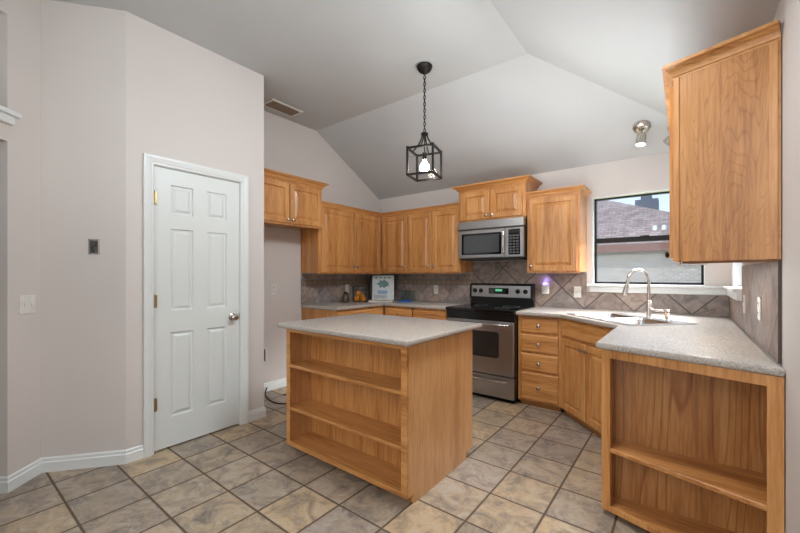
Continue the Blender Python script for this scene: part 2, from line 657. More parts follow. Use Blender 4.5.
# right wall with its own window close to the corner
VY0, VY1 = 3.36, 3.98
b = MB()
b.box(XR, -4.6, 0, XR + .15, VY0, 3.1)
b.box(XR, VY1, 0, XR + .15, YB, 2.6)
b.box(XR, VY0, 0, XR + .15, VY1, WZ0)
b.box(XR, VY0, WZ1, XR + .15, VY1, 2.6)
struct('wall_right', b, M['wall'])
struct('wall_left', MB().box(XL - .12, 1.74, 0, XL, YB, ZC), M['wall'])
# pantry block: wall with the white door, and its return
DY0, DY1, DZ = .997, 1.640, 2.045
b = MB()
b.box(XP - .1, .835, 0, XP, DY0, ZC)
b.box(XP - .1, DY1, 0, XP, 1.862, ZC)
b.box(XP - .1, DY0, DZ, XP, DY1, ZC)
struct('wall_pantry', b, M['wall'])
struct('wall_alcove', MB().box(XL, 1.762, 0, XP - .1, 1.862, ZC), M['wall'])
A_, B_, C_ = Vector((-3.274, .464)), Vector((-2.975, .835)), Vector((-3.125, .30))
# diagonal walls


def wall_prism(p, q, th, z0, z1, mb=None):
    d = (q - p).normalized()
    n = Vector((-d.y, d.x)) * th
    mb = mb or MB()
    mb.prism([tuple(p), tuple(q), tuple(q + n), tuple(p + n)], z0, z1)
    return mb


struct('wall_diagonal', wall_prism(A_, B_, .1, 0, ZC), M['wall'])
dD = (C_ - A_).normalized()
nD = Vector((dD.y, -dD.x))                      # away from the room
if nD.x > 0:
    nD = -nD
b = MB()


def dpiece(s0, s1, z0, z1, o0=0, o1=.14):
    p0, p1 = A_ + dD * s0, A_ + dD * s1
    b.prism([tuple(p0 + nD * o0), tuple(p1 + nD * o0), tuple(p1 + nD * o1), tuple(p0 + nD * o1)], z0, z1)


LJ = .219
dpiece(0, LJ, 0, ZC)
dpiece(LJ, LJ + .92, 2.045, 2.19)
dpiece(LJ, LJ + .92, 2.785, ZC)
dpiece(LJ, LJ + .92, 2.045, ZC, .32, .36)       # back of the niche
dpiece(LJ, LJ + .92, 2.045, 2.19, .14, .36)
dpiece(LJ, LJ + .92, 2.785, ZC, .14, .36)
dpiece(LJ - .1, LJ, 2.045, ZC, .14, .36)
dpiece(LJ + .92, LJ + 1.1, 0, ZC, 0, .36)
struct('wall_hall', b, M['wall'])
E_ = A_ + dD * (LJ + 1.1)
b = MB().box(E_.x - .12, -4.6, 0, E_.x, E_.y + .05, ZC)
struct('wall_living', b, M['wall'])
struct('wall_front', MB().box(-5, -4.6, 0, XR, -4.45, 3.1), M['wall'])
struct('wall_far_hall', MB().box(-5, -4.4, 0, -4.88, 4.3, 3.1), M['wall'])

# trim: baseboards
prof = [(0, 0), (.014, 0), (.014, .062), (.009, .068), (.009, .084), (.004, .092), (0, .092)]
b = MB()
pJ = A_ + dD * LJ
path = [tuple(pJ + nD * .12), tuple(pJ), tuple(A_), tuple(B_), (XP, .934)]
b.sweep([(p[0], p[1]) for p in path], prof)
o = struct('baseboard_left', b, M['white'])
b = MB(); b.sweep([(XP, 1.702), (XP, 1.862), (XL, 1.862), (XL, 2.74)], prof)
struct('baseboard_alcove', b, M['white'])

# niche ledge with moulding under it
b = MB()
p0, p1 = A_ + dD * (LJ - .045), A_ + dD * (LJ + .95)
q0, q1 = p0 - nD * .040, p1 - nD * .040
b.prism([tuple(q0), tuple(q1), tuple(A_ + dD * (LJ + .95)), tuple(A_ + dD * (LJ - .045))], 2.195, 2.222, .004)
b.prism([tuple(A_ + dD * LJ), tuple(A_ + dD * (LJ + .92)), tuple(A_ + dD * (LJ + .92) + nD * .32), tuple(A_ + dD * LJ + nD * .32)], 2.19, 2.215)
p0, p1 = A_ + dD * (LJ - .02), A_ + dD * (LJ + .93)
b.prism([tuple(p0 - nD * .024), tuple(p1 - nD * .024), tuple(p1), tuple(p0)], 2.145, 2.195, .008)
struct('trim_1', b, M['white'])

# pantry door: casing is trim, the leaf is door_1
b = MB()
cw = .063
xo = XP + .018
cas = [(.0, 0), (.0, .010), (-.006, .014), (-.014, .014), (-.020, .018), (-.050, .022), (-cw, .022), (-cw, 0)]
b.sweep([(DY0, 0), (DY0, DZ), (DY1, DZ), (DY1, 0)], cas, 0, Matrix(((0, 0, 1, XP), (1, 0, 0, 0), (0, 1, 0, 0), (0, 0, 0, 1))))
b.box(XP - .09, DY0, 0, XP, DY0 + .004, DZ)
b.box(XP - .09, DY1 - .004, 0, XP, DY1, DZ)
b.box(XP - .09, DY0, DZ - .004, XP, DY1, DZ)
struct('trim_2', b, M['white'])

door = bpy.data.objects.new('door_1', None)
COL.objects.link(door)
door.location = (XP - .006, DY0 + .006, .012)
door.rotation_euler = (0, 0, R(90))
door['kind'] = 'structure'
door['label'] = 'white six panel pantry door with a satin knob'
DW, DH = DY1 - DY0 - .012, 2.026
bmd = bmesh.new()
# leaf as grid with recessed panels
xs = [.0, .105, .262, .368, .525, DW]
xs = [0, .108, DW / 2 - .052, DW / 2 + .052, DW - .108, DW]
zs = [0, .215, .832, .99, 1.592, 1.70, 1.912, DH]
for i in range(5):
    for j in range(7):
        x0, x1, z0, z1 = xs[i], xs[i + 1], zs[j], zs[j + 1]
        if i in (1, 3) and j in (1, 3, 5):
            L = [(0, 0), (.006, .013), (.016, .013), (.034, .003)]
            pr = None
            for ins, dep in L:
                ring = [bmd.verts.new(p) for p in ((x0 + ins, dep, z0 + ins), (x1 - ins, dep, z0 + ins), (x1 - ins, dep, z1 - ins), (x0 + ins, dep, z1 - ins))]
                if pr:
                    for k in range(4):
                        bmd.faces.new((pr[k], pr[(k + 1) % 4], ring[(k + 1) % 4], ring[k]))
                pr = ring
            bmd.faces.new(pr)
        else:
            bmd.faces.new([bmd.verts.new(p) for p in ((x0, 0, z0), (x1, 0, z0), (x1, 0, z1), (x0, 0, z1))])
bmesh.ops.remove_doubles(bmd, verts=bmd.verts[:], dist=1e-5)
b = MB(); b._add(bmd)
b.box(0, .012, 0, DW, .036, DH)
for (x0, x1, z0, z1) in ((0, .004, 0, DH), (DW - .004, DW, 0, DH), (0, DW, 0, .004), (0, DW, DH - .004, DH)):
    b.box(x0, .0005, z0, x1, .02, z1)
struct('door_leaf', b, M['door'], door)
for hz in (.33, 1.066, 1.80):
    b = MB()
    b.tube([(-.004, -.012, hz - .045), (-.004, -.012, hz + .045)], .0065, 8)
    b.box(-.004, -.010, hz - .045, .016, -.001, hz + .045)
    b.lathe([(0, 0), (.006, .002), (.003, .008), (0, .01)], 8, Tm(-.004, -.012, hz + .045))
    struct('hinge', b, M['brass'], door)
b = MB()
b.lathe([(0, 0), (.030, 0), (.032, .006), (.026, .010), (.011, .014), (.010, .034), (.018, .040), (.027, .048), (.028, .060), (.020, .070), (0, .073)], 24, Tm(DW - .062, 0, .905, rx=R(90)))
struct('knob', b, M['steelv'], door, True)
b = MB().box(DW - .003, -.003, .875, DW + .004, .02, .935, .001)
struct('latch_plate', b, M['steelv'], door)
# jamb strike plate in trim: dark


# windows --------------------------------------------------
def window(name, horiz, a0, a1, z0, z1, plane, rz, origin):
    """local frame: x along the wall, -y to the room, origin at the lower left of the opening"""
    r = bpy.data.objects.new(name, None)
    COL.objects.link(r)
    r.location = origin
    r.rotation_euler = (0, 0, rz)
    r['kind'] = 'structure'
    W, H = a1 - a0, z1 - z0
    f = .024
    b = MB()
    y0, y1 = .07, .12
    b.box(0, y0, 0, f, y1, H); b.box(W - f, y0, 0, W, y1, H)
    b.box(0, y0, 0, W, y1, f); b.box(0, y0, H - f * .8, W, y1, H)
    struct('window_frame', b, M['bronze'], r)
    zm = H * .505
    b = MB()
    b.box(f, y0 - .012, zm - .026, W - f, y1 - .015, zm + .024, .003)
    b.box(W * .46, y0 - .028, zm + .02, W * .54, y0 - .005, zm + .030, .002)
    struct('meeting_rail', b, M['bronze'], r)
    b = MB().box(f, .098, zm + .02, W - f, .102, H - f * .8)
    struct('upper_pane', b, M['wglass'], r)
    b = MB().box(f, .080, f, W - f, .084, zm - .022)
    struct('lower_pane', b, M['wglass'], r)
    t = bmesh.new()
    t.faces.new([t.verts.new(p) for p in ((f, .112, f), (W - f, .112, f), (W - f, .112, zm), (f, .112, zm))])
    b = MB(); b._add(t)
    struct('insect_screen', b, M['screen'], r)
    return r


window('window_1', 0, WX0, WX1, WZ0, WZ1, YB, 0, (WX0, YB, WZ0))
window('window_2', 0, VY0, VY1, WZ0, WZ1, XR, R(-90), (XR, VY1, WZ0))
# sills: one ledge running round the corner, with apron under it
b = MB()
b.prism([(-.79, YB - .045), (.25, YB - .045), (.25, 3.30), (XR, 3.30), (XR, YB), (-.79, YB)], 1.150, 1.172, .005, 2)
b.prism([(-.765, YB - .022), (.272, YB - .022), (.272, 3.33), (XR, 3.33), (XR, YB), (-.765, YB)], 1.092, 1.150, .004, 1)
b.box(WX0, YB, WZ0 - .002, WX1, YB + .07, WZ0 + .004)
b.box(XR, VY0, WZ0 - .002, XR + .07, VY1, WZ0 + .004)
struct('trim_3', b, M['white'])
# painted reveal lining of the openings
b = MB()
b.box(WX0 - .001, YB - .001, WZ0, WX0 + .006, YB + .069, WZ1); b.box(WX1 - .006, YB - .001, WZ0, WX1 + .001, YB + .069, WZ1)
b.box(WX0, YB - .001, WZ1 - .006, WX1, YB + .069, WZ1 + .001)
b.box(XR - .001, VY0 - .001, WZ0, XR + .069, VY0 + .006, WZ1); b.box(XR - .001, VY1 - .006, WZ0, XR + .069, VY1 + .001, WZ1)
struct('trim_4', b, M['white'])

# ---------------------------------------------------------------- outdoors
struct('ground', MB().box(-30, 4.45, -.5, 30, 60, -.35), M['grass'])
nh = thing('neighbour_house', 'pale brick house with a grey shingle roof seen through the window', 'house', (2, 18, -.20))
MB().box(-19.5, 0, -.2, .4, 12, 2.55).obj('brick_wall', M['brick'], nh)
b = MB()
t = bmesh.new()
P = [(-20, -.6, 2.66), (1.0, -.6, 2.66), (1.0, 12.6, 2.66), (-20, 12.6, 2.66), (-20, 6, 8.4), (-13.4, 6, 8.4)]
v = [t.verts.new(p) for p in P]
for f in ((0, 1, 5, 4), (1, 2, 5), (2, 3, 4, 5), (3, 0, 4), (3, 2, 1, 0)):
    t.faces.new([v[i] for i in f])
bmesh.ops.recalc_face_normals(t, faces=t.faces[:])
b._add(t)
b.obj('roof', M['shingle'], nh)
MB().box(-20, -.66, 2.38, 1.0, -.6, 2.68).obj('fascia', M['fascia'], nh)
for vx in (-2.98, -2.68):
    MB().lathe([(0, 0), (.09, 0), (.09, .14), (.05, .20), (0, .20)], 10, Tm(vx, .15, 3.25)).obj('roof_vent', M['plate'], nh)
ch = MB().box(-4.2, 6.0, 3.2, -3.16, 7.0, 5.55).obj('chimney', M['chim'], nh)
MB().box(-3.95, 6.2, 5.55, -3.45, 6.8, 5.78, .03).obj('chimney_cap', M['chim'], ch)


# ---------------------------------------------------------------- cabinets
def knob_mb(x, y, z):
    return MB().lathe([(0, 0), (.009, 0), (.007, .006), (.007, .014), (.012, .018), (.017, .024), (.0165, .030), (.009, .034), (0, .035)], 14, Tm(x, y, z, rx=R(90)))


def knob(parent, x, y, z):
    knob_mb(x, y, z).obj('knob', M['steelv'], parent, True)


def raised(parent, name, x0, x1, z0, z1, y, st=.052, kn=None, mat=None, label=None):
    """raised panel door or drawer front; its back lies on plane y, front faces -y"""
    th = .019
    L = [(x0, x1, z0, z1, y), (x0, x1, z0, z1, y - th + .005), (x0 + .005, x1 - .005, z0 + .005, z1 - .005, y - th)]
    a, c = st, st + .008
    for ins, dy in ((st, -th), (st + .005, -th + .012), (st + .010, -th + .012), (st + .036, -th + .001)):
        L.append((x0 + ins, x1 - ins, z0 + ins, z1 - ins, y + dy))
    o = MB().loops(L).obj(name, mat or M['oak'], parent, False, label)
    if kn:
        knob(o, kn[0], y - th, kn[1])
    return o


def slab_front(parent, x0, x1, z0, z1, y, kn=True):
    th = .019
    L = [(x0, x1, z0, z1, y), (x0, x1, z0, z1, y - th + .009), (x0 + .004, x1 - .004, z0 + .004, z1 - .004, y - th + .004), (x0 + .014, x1 - .014, z0 + .014, z1 - .014, y - th)]
    o = MB().loops(L).obj('drawer', M['oakx'], parent)
    if kn:
        knob(o, (x0 + x1) / 2, y - th, (z0 + z1) / 2)
    return o


CROWN = lambda h, p: [(0, 0), (.007, 0), (.007, h * .12), (.012, h * .17), (p * .30, h * .30), (p * .42, h * .50), (p * .70, h * .64), (p * .70, h * .70), (p * .82, h * .73), (p, h * .78), (p, h), (0, h)]


def upper(name, label, w, d, z0, z1, loc, rz, doors, ch=.06, cp=.05, left_end=True, right_end=True, gap=.012, kz=.035, ends='lr', group='oak wall cabinets'):
    """local origin: front left of box on floor level 0; front faces -y, box goes back to y=d"""
    r = thing(name, label, 'cabinet', (loc[0], loc[1], z0), rz, group)
    H = z1 - z0
    b = MB()
    s = .016
    b.box(0, .019, .012, s, d, H); b.box(w - s, .019, .012, w, d, H)
    b.box(s, .019, H - s, w - s, d, H); b.box(s, .019, .022, w - s, d, .022 + s)
    b.box(s, d - .008, .022, w - s, d, H)
    b.obj('body', M['oak'], r)
    b = MB()
    fw = .038
    b.box(0, 0, 0, fw, .019, H); b.box(w - fw, 0, 0, w, .019, H)
    b.box(fw, 0, 0, w - fw, .019, fw); b.box(fw, 0, H - fw, w - fw, .019, H)
    for (a, c, *_q) in doors[:-1]:
        b.box(c + gap / 2 - fw / 2, 0, fw, c + gap / 2 + fw / 2, .019, H - fw)
    b.obj('face_frame', M['oak'], r)
    for (x0, x1, side) in doors:
        kx = x1 - .028 if side == 'r' else x0 + .028
        raised(r, 'door', x0, x1, .018, H - .022, 0, kn=(kx, .018 + kz))
    pts = []
    if left_end:
        pts.append((0, d))
    pts += [(0, 0), (w, 0)]
    if right_end:
        pts.append((w, d))
    b = MB(); b.sweep(pts, CROWN(ch, cp), H - .004)
    b.box(.0, .0, H - .004, w, d, H + .004)
    b.obj('crown_moulding', M['oakx'], r)
    return r


# left wall: over-fridge cabinet, then the tall pair (front faces +x, local x runs to +y)
upper('wall_cabinet', 'short oak wall cabinet with two doors above the empty fridge alcove', .866, .38, 1.775, 2.225, (-3.22, 1.866), R(90),
      [(.012, .428, 'r'), (.438, .854, 'l')], .062, .055, False, True)
upper('wall_cabinet', 'oak wall cabinet pair on the left wall beside the fridge alcove', 1.10, .32, 1.275, 2.055, (-3.28, 2.734), R(90),
      [(.03, .548, 'r'), (.560, 1.055, 'l')], .05, .03, False, False, kz=.07)
# back wall run
upper('wall_cabinet', 'three door oak wall cabinet between the corner and the microwave', 1.20, .32, 1.28, 2.055, (-3.272, 3.83), 0,
      [(.012, .432, 'r'), (.448, .806, 'r'), (.822, 1.185, 'l')], .05, .03, False, False, kz=.07)
upper('wall_cabinet', 'small oak wall cabinet with two doors directly above the microwave', .772, .36, 1.862, 2.215, (-2.070, 3.79), 0,
      [(.03, .378, 'r'), (.392, .742, 'l')], .062, .062, True, True)
upper('wall_cabinet', 'single door oak wall cabinet between microwave and kitchen window', .500, .32, 1.285, 2.06, (-1.296, 3.83), 0,
      [(.02, .480, 'l')], .055, .045, True, True, kz=.05)

# right wall upper cabinet, its near end set askew
r = thing('wall_cabinet', 'large oak wall cabinet at right, its plain veneered end facing the camera', 'cabinet', (0, 0, 1.33), 0, 'oak wall cabinets')
fx = -.042
ex, ey = fx, 2.188
wx, wy = XR - .002, 2.188 - (XR - .002 - fx) * math.tan(R(18.6))
H = .868
YE = 3.24
b = MB()
b.prism([(ex + .019, ey), (wx, wy), (wx, YE), (ex + .019, YE)], .022, H)
b.obj('body', M['oak'], r)
b = MB()
b.prism([(fx, ey), (fx + .019, ey - .006), (fx + .019, YE), (fx, YE)], 0, H)
b.obj('face_frame', M['oak'], r)
# end panel (veneer) with a thin edge stile each side
d = (Vector((wx, wy)) - Vector((ex, ey))).normalized(); n = Vector((d.y, -d.x))
b = MB()
q = [Vector((ex + .012, ey - .004)), Vector((wx, wy))]
b.prism([tuple(q[0] + n * .006), tuple(q[1] + n * .006), tuple(q[1]), tuple(q[0])], .0, H)
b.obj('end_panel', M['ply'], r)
b = MB()
for a, c in ((0, .022), (.328, .352)):
    q = [Vector((ex, ey)) + d * a, Vector((ex, ey)) + d * c]
    b.prism([tuple(q[0] + n * .010), tuple(q[1] + n * .010), tuple(q[1] - n * .004), tuple(q[0] - n * .004)], 0, H, .001, 1)
b.obj('edge_strip', M['oak'], r)
b = MB(); b.sweep([(fx, YE), (ex, ey), (wx, wy)][::1], [(-o_, h_) for o_, h_ in []] or CROWN(.066, .046), H - .004)
b.obj('crown_moulding', M['oakx'], r)
b = MB().prism([(fx, ey), (wx, wy), (wx, YE), (fx, YE)], H - .004, H + .006)
b.obj('top_board', M['oak'], r)
sub = [(2.215, 2.70, 'n'), (2.715, 3.205, 'f')]
for y0, y1, k in sub:
    th = .019
    # doors face -x: local helper with rotation
    o = MB()
    L = [(0, y1 - y0, .018, H - .022, 0), (0, y1 - y0, .018, H - .022, -th + .005), (.005, y1 - y0 - .005, .023, H - .027, -th)]
    for ins, dy in ((.052, -th), (.058, -th + .009), (.064, -th + .009), (.086, -th + .001)):
        L.append((ins, y1 - y0 - ins, .018 + ins, H - .022 - ins, dy))
    o.loops(L, Tm(fx, y1, 0, rz=R(-90)))
    dd = o.obj('door', M['oak'], r)
    ky = (y1 - .028) if k == 'n' else (y0 + .028)
    kb = MB().lathe([(0, 0), (.009, 0), (.007, .006), (.007, .014), (.012, .018), (.017, .024), (.0165, .030), (.009, .034), (0, .035)], 14, Tm(fx - .019, ky, .055, ry=R(-90)))
    kb.obj('knob', M['bronze'], dd, True)
b = MB()
b.prism([(.02, 2.30), (.10, 2.27), (.10, 2.85), (.02, 2.88)], -.004, .02, .003, 1)
b.obj('light_bar', M['plate'], r, label='white light bar under the cabinet')
ld = bpy.data.lights.new('under_cabinet_light', 'AREA'); ld.shape = 'RECTANGLE'; ld.size = .05; ld.size_y = .5; ld.energy = 1.3; ld.color = (1, .98, .95)
lo = bpy.data.objects.new('under_cabinet_light', ld); COL.objects.link(lo); lo.location = (.06, 2.575, 1.322)
b = MB(); b.prism([(fx + .03, ey + .02), (wx - .004, wy + .03), (wx - .004, wy + .045), (fx + .03, ey + .035)], -.010, .022)
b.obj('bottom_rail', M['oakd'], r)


def base_cab(name, label, w, d, loc, rz, fronts, h=.876, toe=.05, group='oak base cabinets', side_full=True):
    r = thing(name, label, 'cabinet', (loc[0], loc[1], 0), rz, group)
    b = MB()
    b.box(0, .019, toe, .018, d, h); b.box(w - .018, .019, toe, w, d, h)
    b.box(.018, .019, toe, w - .018, d, toe + .018); b.box(.018, d - .008, toe, w - .018, d, h)
    b.box(.018, .019, h - .018, w - .018, .10, h)
    b.obj('body', M['oak'], r)
    b = MB().box(0, .03, 0, w, .045, toe + .01)
    b.box(0, .03, 0, .018, d, toe); b.box(w - .018, .03, 0, w, d, toe)
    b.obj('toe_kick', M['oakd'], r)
    b = MB()
    fw = .036
    b.box(0, 0, toe, fw, .019, h); b.box(w - fw, 0, toe, w, .019, h)
    b.box(fw, 0, toe, w - fw, .019, toe + fw); b.box(fw, 0, h - .026, w - fw, .019, h)
    for kind, x0, x1, z0, z1, k in fronts:
        if z0 > toe + .09:
            b.box(fw, 0, z0 - .024, w - fw, .019, z0 + .012)
    for i, f in enumerate(fronts):
        for g in fronts[i + 1:]:
            if abs(f[2] - g[1]) < .03:
                b.box(f[2] - .012, 0, max(toe, min(f[3], g[3]) - .02), g[1] + .012, .0188, min(h - .001, max(f[4], g[4]) + .02))
    b.obj('face_frame', M['oak'], r)
    for kind, x0, x1, z0, z1, k in fronts:
        if kind == 'drawer':
            slab_front(r, x0, x1, z0, z1, 0, k)
        else:
            kx = x1 - .026 if k == 'r' else x0 + .026
            raised(r, 'door', x0, x1, z0, z1, 0, .05, kn=(kx, z1 - .05))
    return r


# left wall base, back wall base (left of the range)
base_cab('base_cabinet', 'oak base cabinet on the left wall under the corner worktop', .80, .60, (-3.0, 2.745), R(90),
         [('drawer', .02, .78, .715, .853, True), ('door', .02, .394, .075, .695, 'r'), ('door', .406, .78, .075, .695, 'l')])
base_cab('base_cabinet', 'oak base cabinet with two drawers between the corner and the range', .915, .59, (-2.988, 3.548), 0,
         [('drawer', .02, .425, .715, .853, True), ('drawer', .440, .895, .715, .853, True), ('door', .02, .425, .075, .695, 'r'), ('door', .440, .895, .075, .695, 'l')])
# four drawer stack right of the range
base_cab('base_cabinet', 'narrow oak base cabinet with a stack of four drawers right of the range', .400, .56, (-1.298, 3.575), 0,
         [('drawer', .03, .378, .712, .856, True), ('drawer', .03, .378, .527, .694, True), ('drawer', .03, .378, .346, .509, True), ('drawer', .03, .378, .066, .328, True)])
# diagonal sink base
dg = (Vector((-.372, 3.037)) - Vector((-.892, 3.557)))
base_cab('base_cabinet', 'oak sink base cabinet set diagonally across the corner with two doors', .735, .30, (-.892, 3.557), R(-45),
         [('drawer', .02, .715, .715, .856, False), ('door', .02, .362, .068, .695, 'r'), ('door', .373, .715, .068, .695, 'l')])
# peninsula base facing the range side
base_cab('base_cabinet', 'oak peninsula base cabinet under the right worktop, doors towards the aisle', .66, .56, (-.338, 3.02), R(-90),
         [('drawer', .02, .64, .715, .853, True), ('door', .02, .324, .075, .695, 'r'), ('door', .336, .64, .075, .695, 'l')])

# end bookcase of the peninsula: skewed open front, back panel square to the wall
r = thing('bookcase_end', 'open oak shelf unit closing the end of the right worktop', 'shelf', (-.352, 2.205, 0), 0)
aw = R(-17)
WL = (XR - .004 + .352) / math.cos(aw)
F0 = Vector((0, 0)); F1 = Vector((WL * math.cos(aw), WL * math.sin(aw)))
dF = (F1 - F0).normalized(); nF = Vector((-dF.y, dF.x))
K0 = Vector((.016, .112)); K1 = Vector((F1.x, .150))
TZ = .876


def fr(s0, s1, z0, z1, y0=0, y1=.019, bev=.0015):
    p0, p1 = F0 + dF * s0, F0 + dF * s1
    b.prism([tuple(p0 + nF * y0), tuple(p1 + nF * y0), tuple(p1 + nF * y1), tuple(p0 + nF * y1)], z0, z1, bev, 1)


b = MB()
fr(0, .042, .03, TZ); fr(WL - .048, WL, .03, TZ); fr(.042, WL - .048, TZ - .045, TZ); fr(.042, WL - .048, .03, .058)
b.obj('face_frame', M['oak'], r)
b = MB()
b.prism([(0, .019), (.016, .019 - .004), (.016, .15), (0, .15)], .04, TZ)
b.obj('side_panel', M['oak'], r)
b = MB().prism([(F1.x - .016, F1.y + .022), (F1.x, F1.y + .018), (F1.x, .16), (F1.x - .016, .16)], .0, TZ)
b.obj('side_panel', M['oak'], r)
b = MB(); b.prism([tuple(K0), tuple(K1), (K1.x, K1.y + .008), (K0.x, K0.y + .008)], .04, TZ)
b.obj('back_panel', M['plyd'], r, label='veneered back panel with cathedral grain')
for z1_, in ((.360,), (.055,)):
    b = MB()
    p = [F0 + dF * .017 + nF * .018, F0 + dF * (WL - .018) + nF * .018, Vector((F1.x - .016, K1.y)), Vector((.016, K0.y))]
    b.prism([tuple(q) for q in p], z1_ - .02, z1_, .002, 1)
    if z1_ > .1:
        q0, q1 = F0 + dF * .042, F0 + dF * (WL - .049)
        b.prism([tuple(q0 + nF * .004), tuple(q1 + nF * .004), tuple(q1 + nF * .02), tuple(q0 + nF * .02)], z1_ - .022, z1_ + .001, .003, 1)
    b.obj('shelf', M['oakx'], r)
b = MB(); fr(.03, WL, 0, .033, .07, .085)
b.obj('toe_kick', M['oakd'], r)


# ---------------------------------------------------------------- worktops
def worktop(name, label, poly, z0=.876, z1=.914, bev=.011, cut=None):
    b = MB().prism(poly, z0, z1, bev, 3)
    o = b.obj(name, M['counter'], None, True)
    tag(o, label, 'worktop')
    if cut:
        c = MB().prism(cut, z0 - .1, z1 + .1).obj('cutter', M['counter'])
        md = o.modifiers.new('b', 'BOOLEAN')
        md.object = c
        md.operation = 'DIFFERENCE'
        md.solver = 'EXACT'
        bpy.context.view_layer.update()
        dg_ = bpy.context.evaluated_depsgraph_get()
        me = bpy.data.meshes.new_from_object(o.evaluated_get(dg_))
        o.modifiers.clear()
        o.data = me
        bpy.data.objects.remove(c)
    return o


worktop('corner_worktop', 'L-shaped speckled grey worktop left of the range', [(XL + .012, 2.728), (-2.97, 2.728), (-2.97, 3.515), (-2.072, 3.515), (-2.072, YB - .012), (XL + .012, YB - .012)])
SA, SB = Vector((-.84, 3.515)), Vector((-.30, 2.975))
sd = (SB - SA).normalized(); sn = Vector((.7071, .7071))
cutp = [tuple(SA + sd * .02 + sn * .02), tuple(SB - sd * .02 + sn * .02), tuple(SB - sd * .02 + sn * .41), tuple(SA + sd * .02 + sn * .41)]
PEN_Y = 2.183
worktop('peninsula_worktop', 'angled speckled grey worktop holding the sink, right of the range',
        [(-1.298, YB - .012), (-1.298, 3.515), (-.893, 3.515), (-.375, 2.990), (-.375, PEN_Y), (XR - .004, PEN_Y - (XR - .004 + .375) * math.tan(R(15))), (XR - .012, 2.1), (XR - .012, YB - .012)], cut=cutp)

# ---------------------------------------------------------------- island
isl = thing('kitchen_island', 'free-standing oak island with open shelves towards the camera', 'kitchen island', (-2.268, 1.598, 0))
W, D, HT = 1.078, .776, .887
TK = .052
for x0 in (0, W - .02):
    b = MB()
    b.box(x0, .019, TK, x0 + .02, D, HT)
    b.box(x0, .07, 0, x0 + .02, D - .09, TK + .001)
    b.obj('side_panel', M['plyl'], isl)
b = MB()
b.box(0, 0, TK, .040, .019, HT, .001); b.box(W - .040, 0, TK, W, .019, HT, .001)
b.box(.040, 0, HT - .028, W - .040, .019, HT, .001); b.box(.040, 0, TK, W - .040, .019, TK + .030, .001)
b.obj('face_frame', M['oakx'], isl)
BD = .205
b = MB(); b.box(.02, BD, TK, W - .02, BD + .012, HT); b.obj('back_panel', M['oak'], isl)
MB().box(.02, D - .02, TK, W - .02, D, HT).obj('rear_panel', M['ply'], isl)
for z in (TK + .028, .325, .628):
    b = MB(); b.box(.02, .019, z - .018, W - .02, BD, z)
    if z > .2:
        b.box(.040, .001, z - .020, W - .040, .022, z + .001, .003)
    b.obj('shelf', M['oakx'], isl)
for y0 in (.07, D - .105):
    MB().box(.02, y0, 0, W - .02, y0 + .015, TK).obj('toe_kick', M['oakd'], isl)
b = MB().prism([(-2.318, 1.553), (-1.147, 1.553), (-1.147, 2.445), (-2.318, 2.445)], .887, .921, .013, 3)
o = b.obj('island_worktop', M['counter'], None, True)
tag(o, 'speckled grey worktop lying on the oak island', 'worktop')

# ---------------------------------------------------------------- backsplashes
def splash(name, label, b, mat):
    o = b.obj(name, mat)
    tag(o, label, 'backsplash')


g = .0012
b = MB().box(XL + g, YB - .009, .916, -2.072, YB - g, 1.272)
splash('tile_backsplash', 'slate tile backsplash with accent band on the back wall left of the range', b, M['sc'])
b = MB().box(-2.072, YB - .009, .916, -1.298, YB - g, 1.42)
b.box(-1.298, YB - .009, .916, WX0 - .05, YB - g, 1.278)
b.box(WX0 - .05, YB - .009, .916, XR - .01, YB - g, 1.09)
splash('tile_backsplash', 'large diagonal slate tile backsplash behind the range and under the window', b, M['sb'])
b = MB().box(XL + g, 2.735, .916, XL + .009, YB - .010, 1.270)
splash('tile_backsplash', 'slate tile backsplash on the left wall under the cabinet pair', b, M['sl'])
b = MB().box(XR - .009, 2.085, .916, XR - g, 3.295, 1.325)
b.box(XR - .009, 3.295, .916, XR - g, YB - .010, 1.09)
splash('tile_backsplash', 'diagonal slate tile backsplash on the right wall beside the peninsula', b, M['sr'])
b = MB().box(XR - .011, 2.078, .916, XR - g, 2.084, 1.325)
struct('trim_5', b, M['brown'])

# ---------------------------------------------------------------- range
rg = thing('kitchen_range', 'stainless steel electric range with black glass top and backguard', 'range', (-2.062, 3.49, 0))
W, D = .756, .635
b = MB()
b.box(0, .04, .03, .018, D, .905); b.box(W - .018, .04, .03, W, D, .905)
b.box(.018, .08, .03, W - .018, D, .88)
b.box(.03, .07, 0, W - .03, .5, .03)
b.obj('body', M['black'], rg)
b = MB().box(-.002, -.01, .885, W + .002, D, .918, .006, 2)
ct = b.obj('cooktop', M['glassb'], rg)
for cx, cy, rr in ((.2, .18, .09), (.56, .18, .075), (.2, .44, .075), (.56, .44, .09)):
    MB().lathe([(rr - .004, .9182), (rr - .004, .9188), (rr, .9188), (rr, .9182)], 36, Tm(cx, cy, 0)).obj('burner_ring', M['grey'], ct)
MB().box(.0, .012, .800, W, .06, .885, .004).obj('control_strip', M['black'], rg)
od = MB().box(.008, 0, .268, W - .008, .06, .800, .006, 2).obj('oven_door', M['steel'], rg)
# rounded window
def rrect(x0, x1, z0, z1, r, y0, y1):
    pts = []
    for cx, cz, a0 in ((x1 - r, z1 - r, 0), (x0 + r, z1 - r, 90), (x0 + r, z0 + r, 180), (x1 - r, z0 + r, 270)):
        for k in range(6):
            a = R(a0 + k * 18)
            pts.append((cx + r * math.cos(a), cz + r * math.sin(a)))
    bb = MB()
    bb.prism([(x, z) for x, z in pts], -y1, -y0, 0, 1, Matrix.Rotation(R(90), 4, 'X'))
    return bb


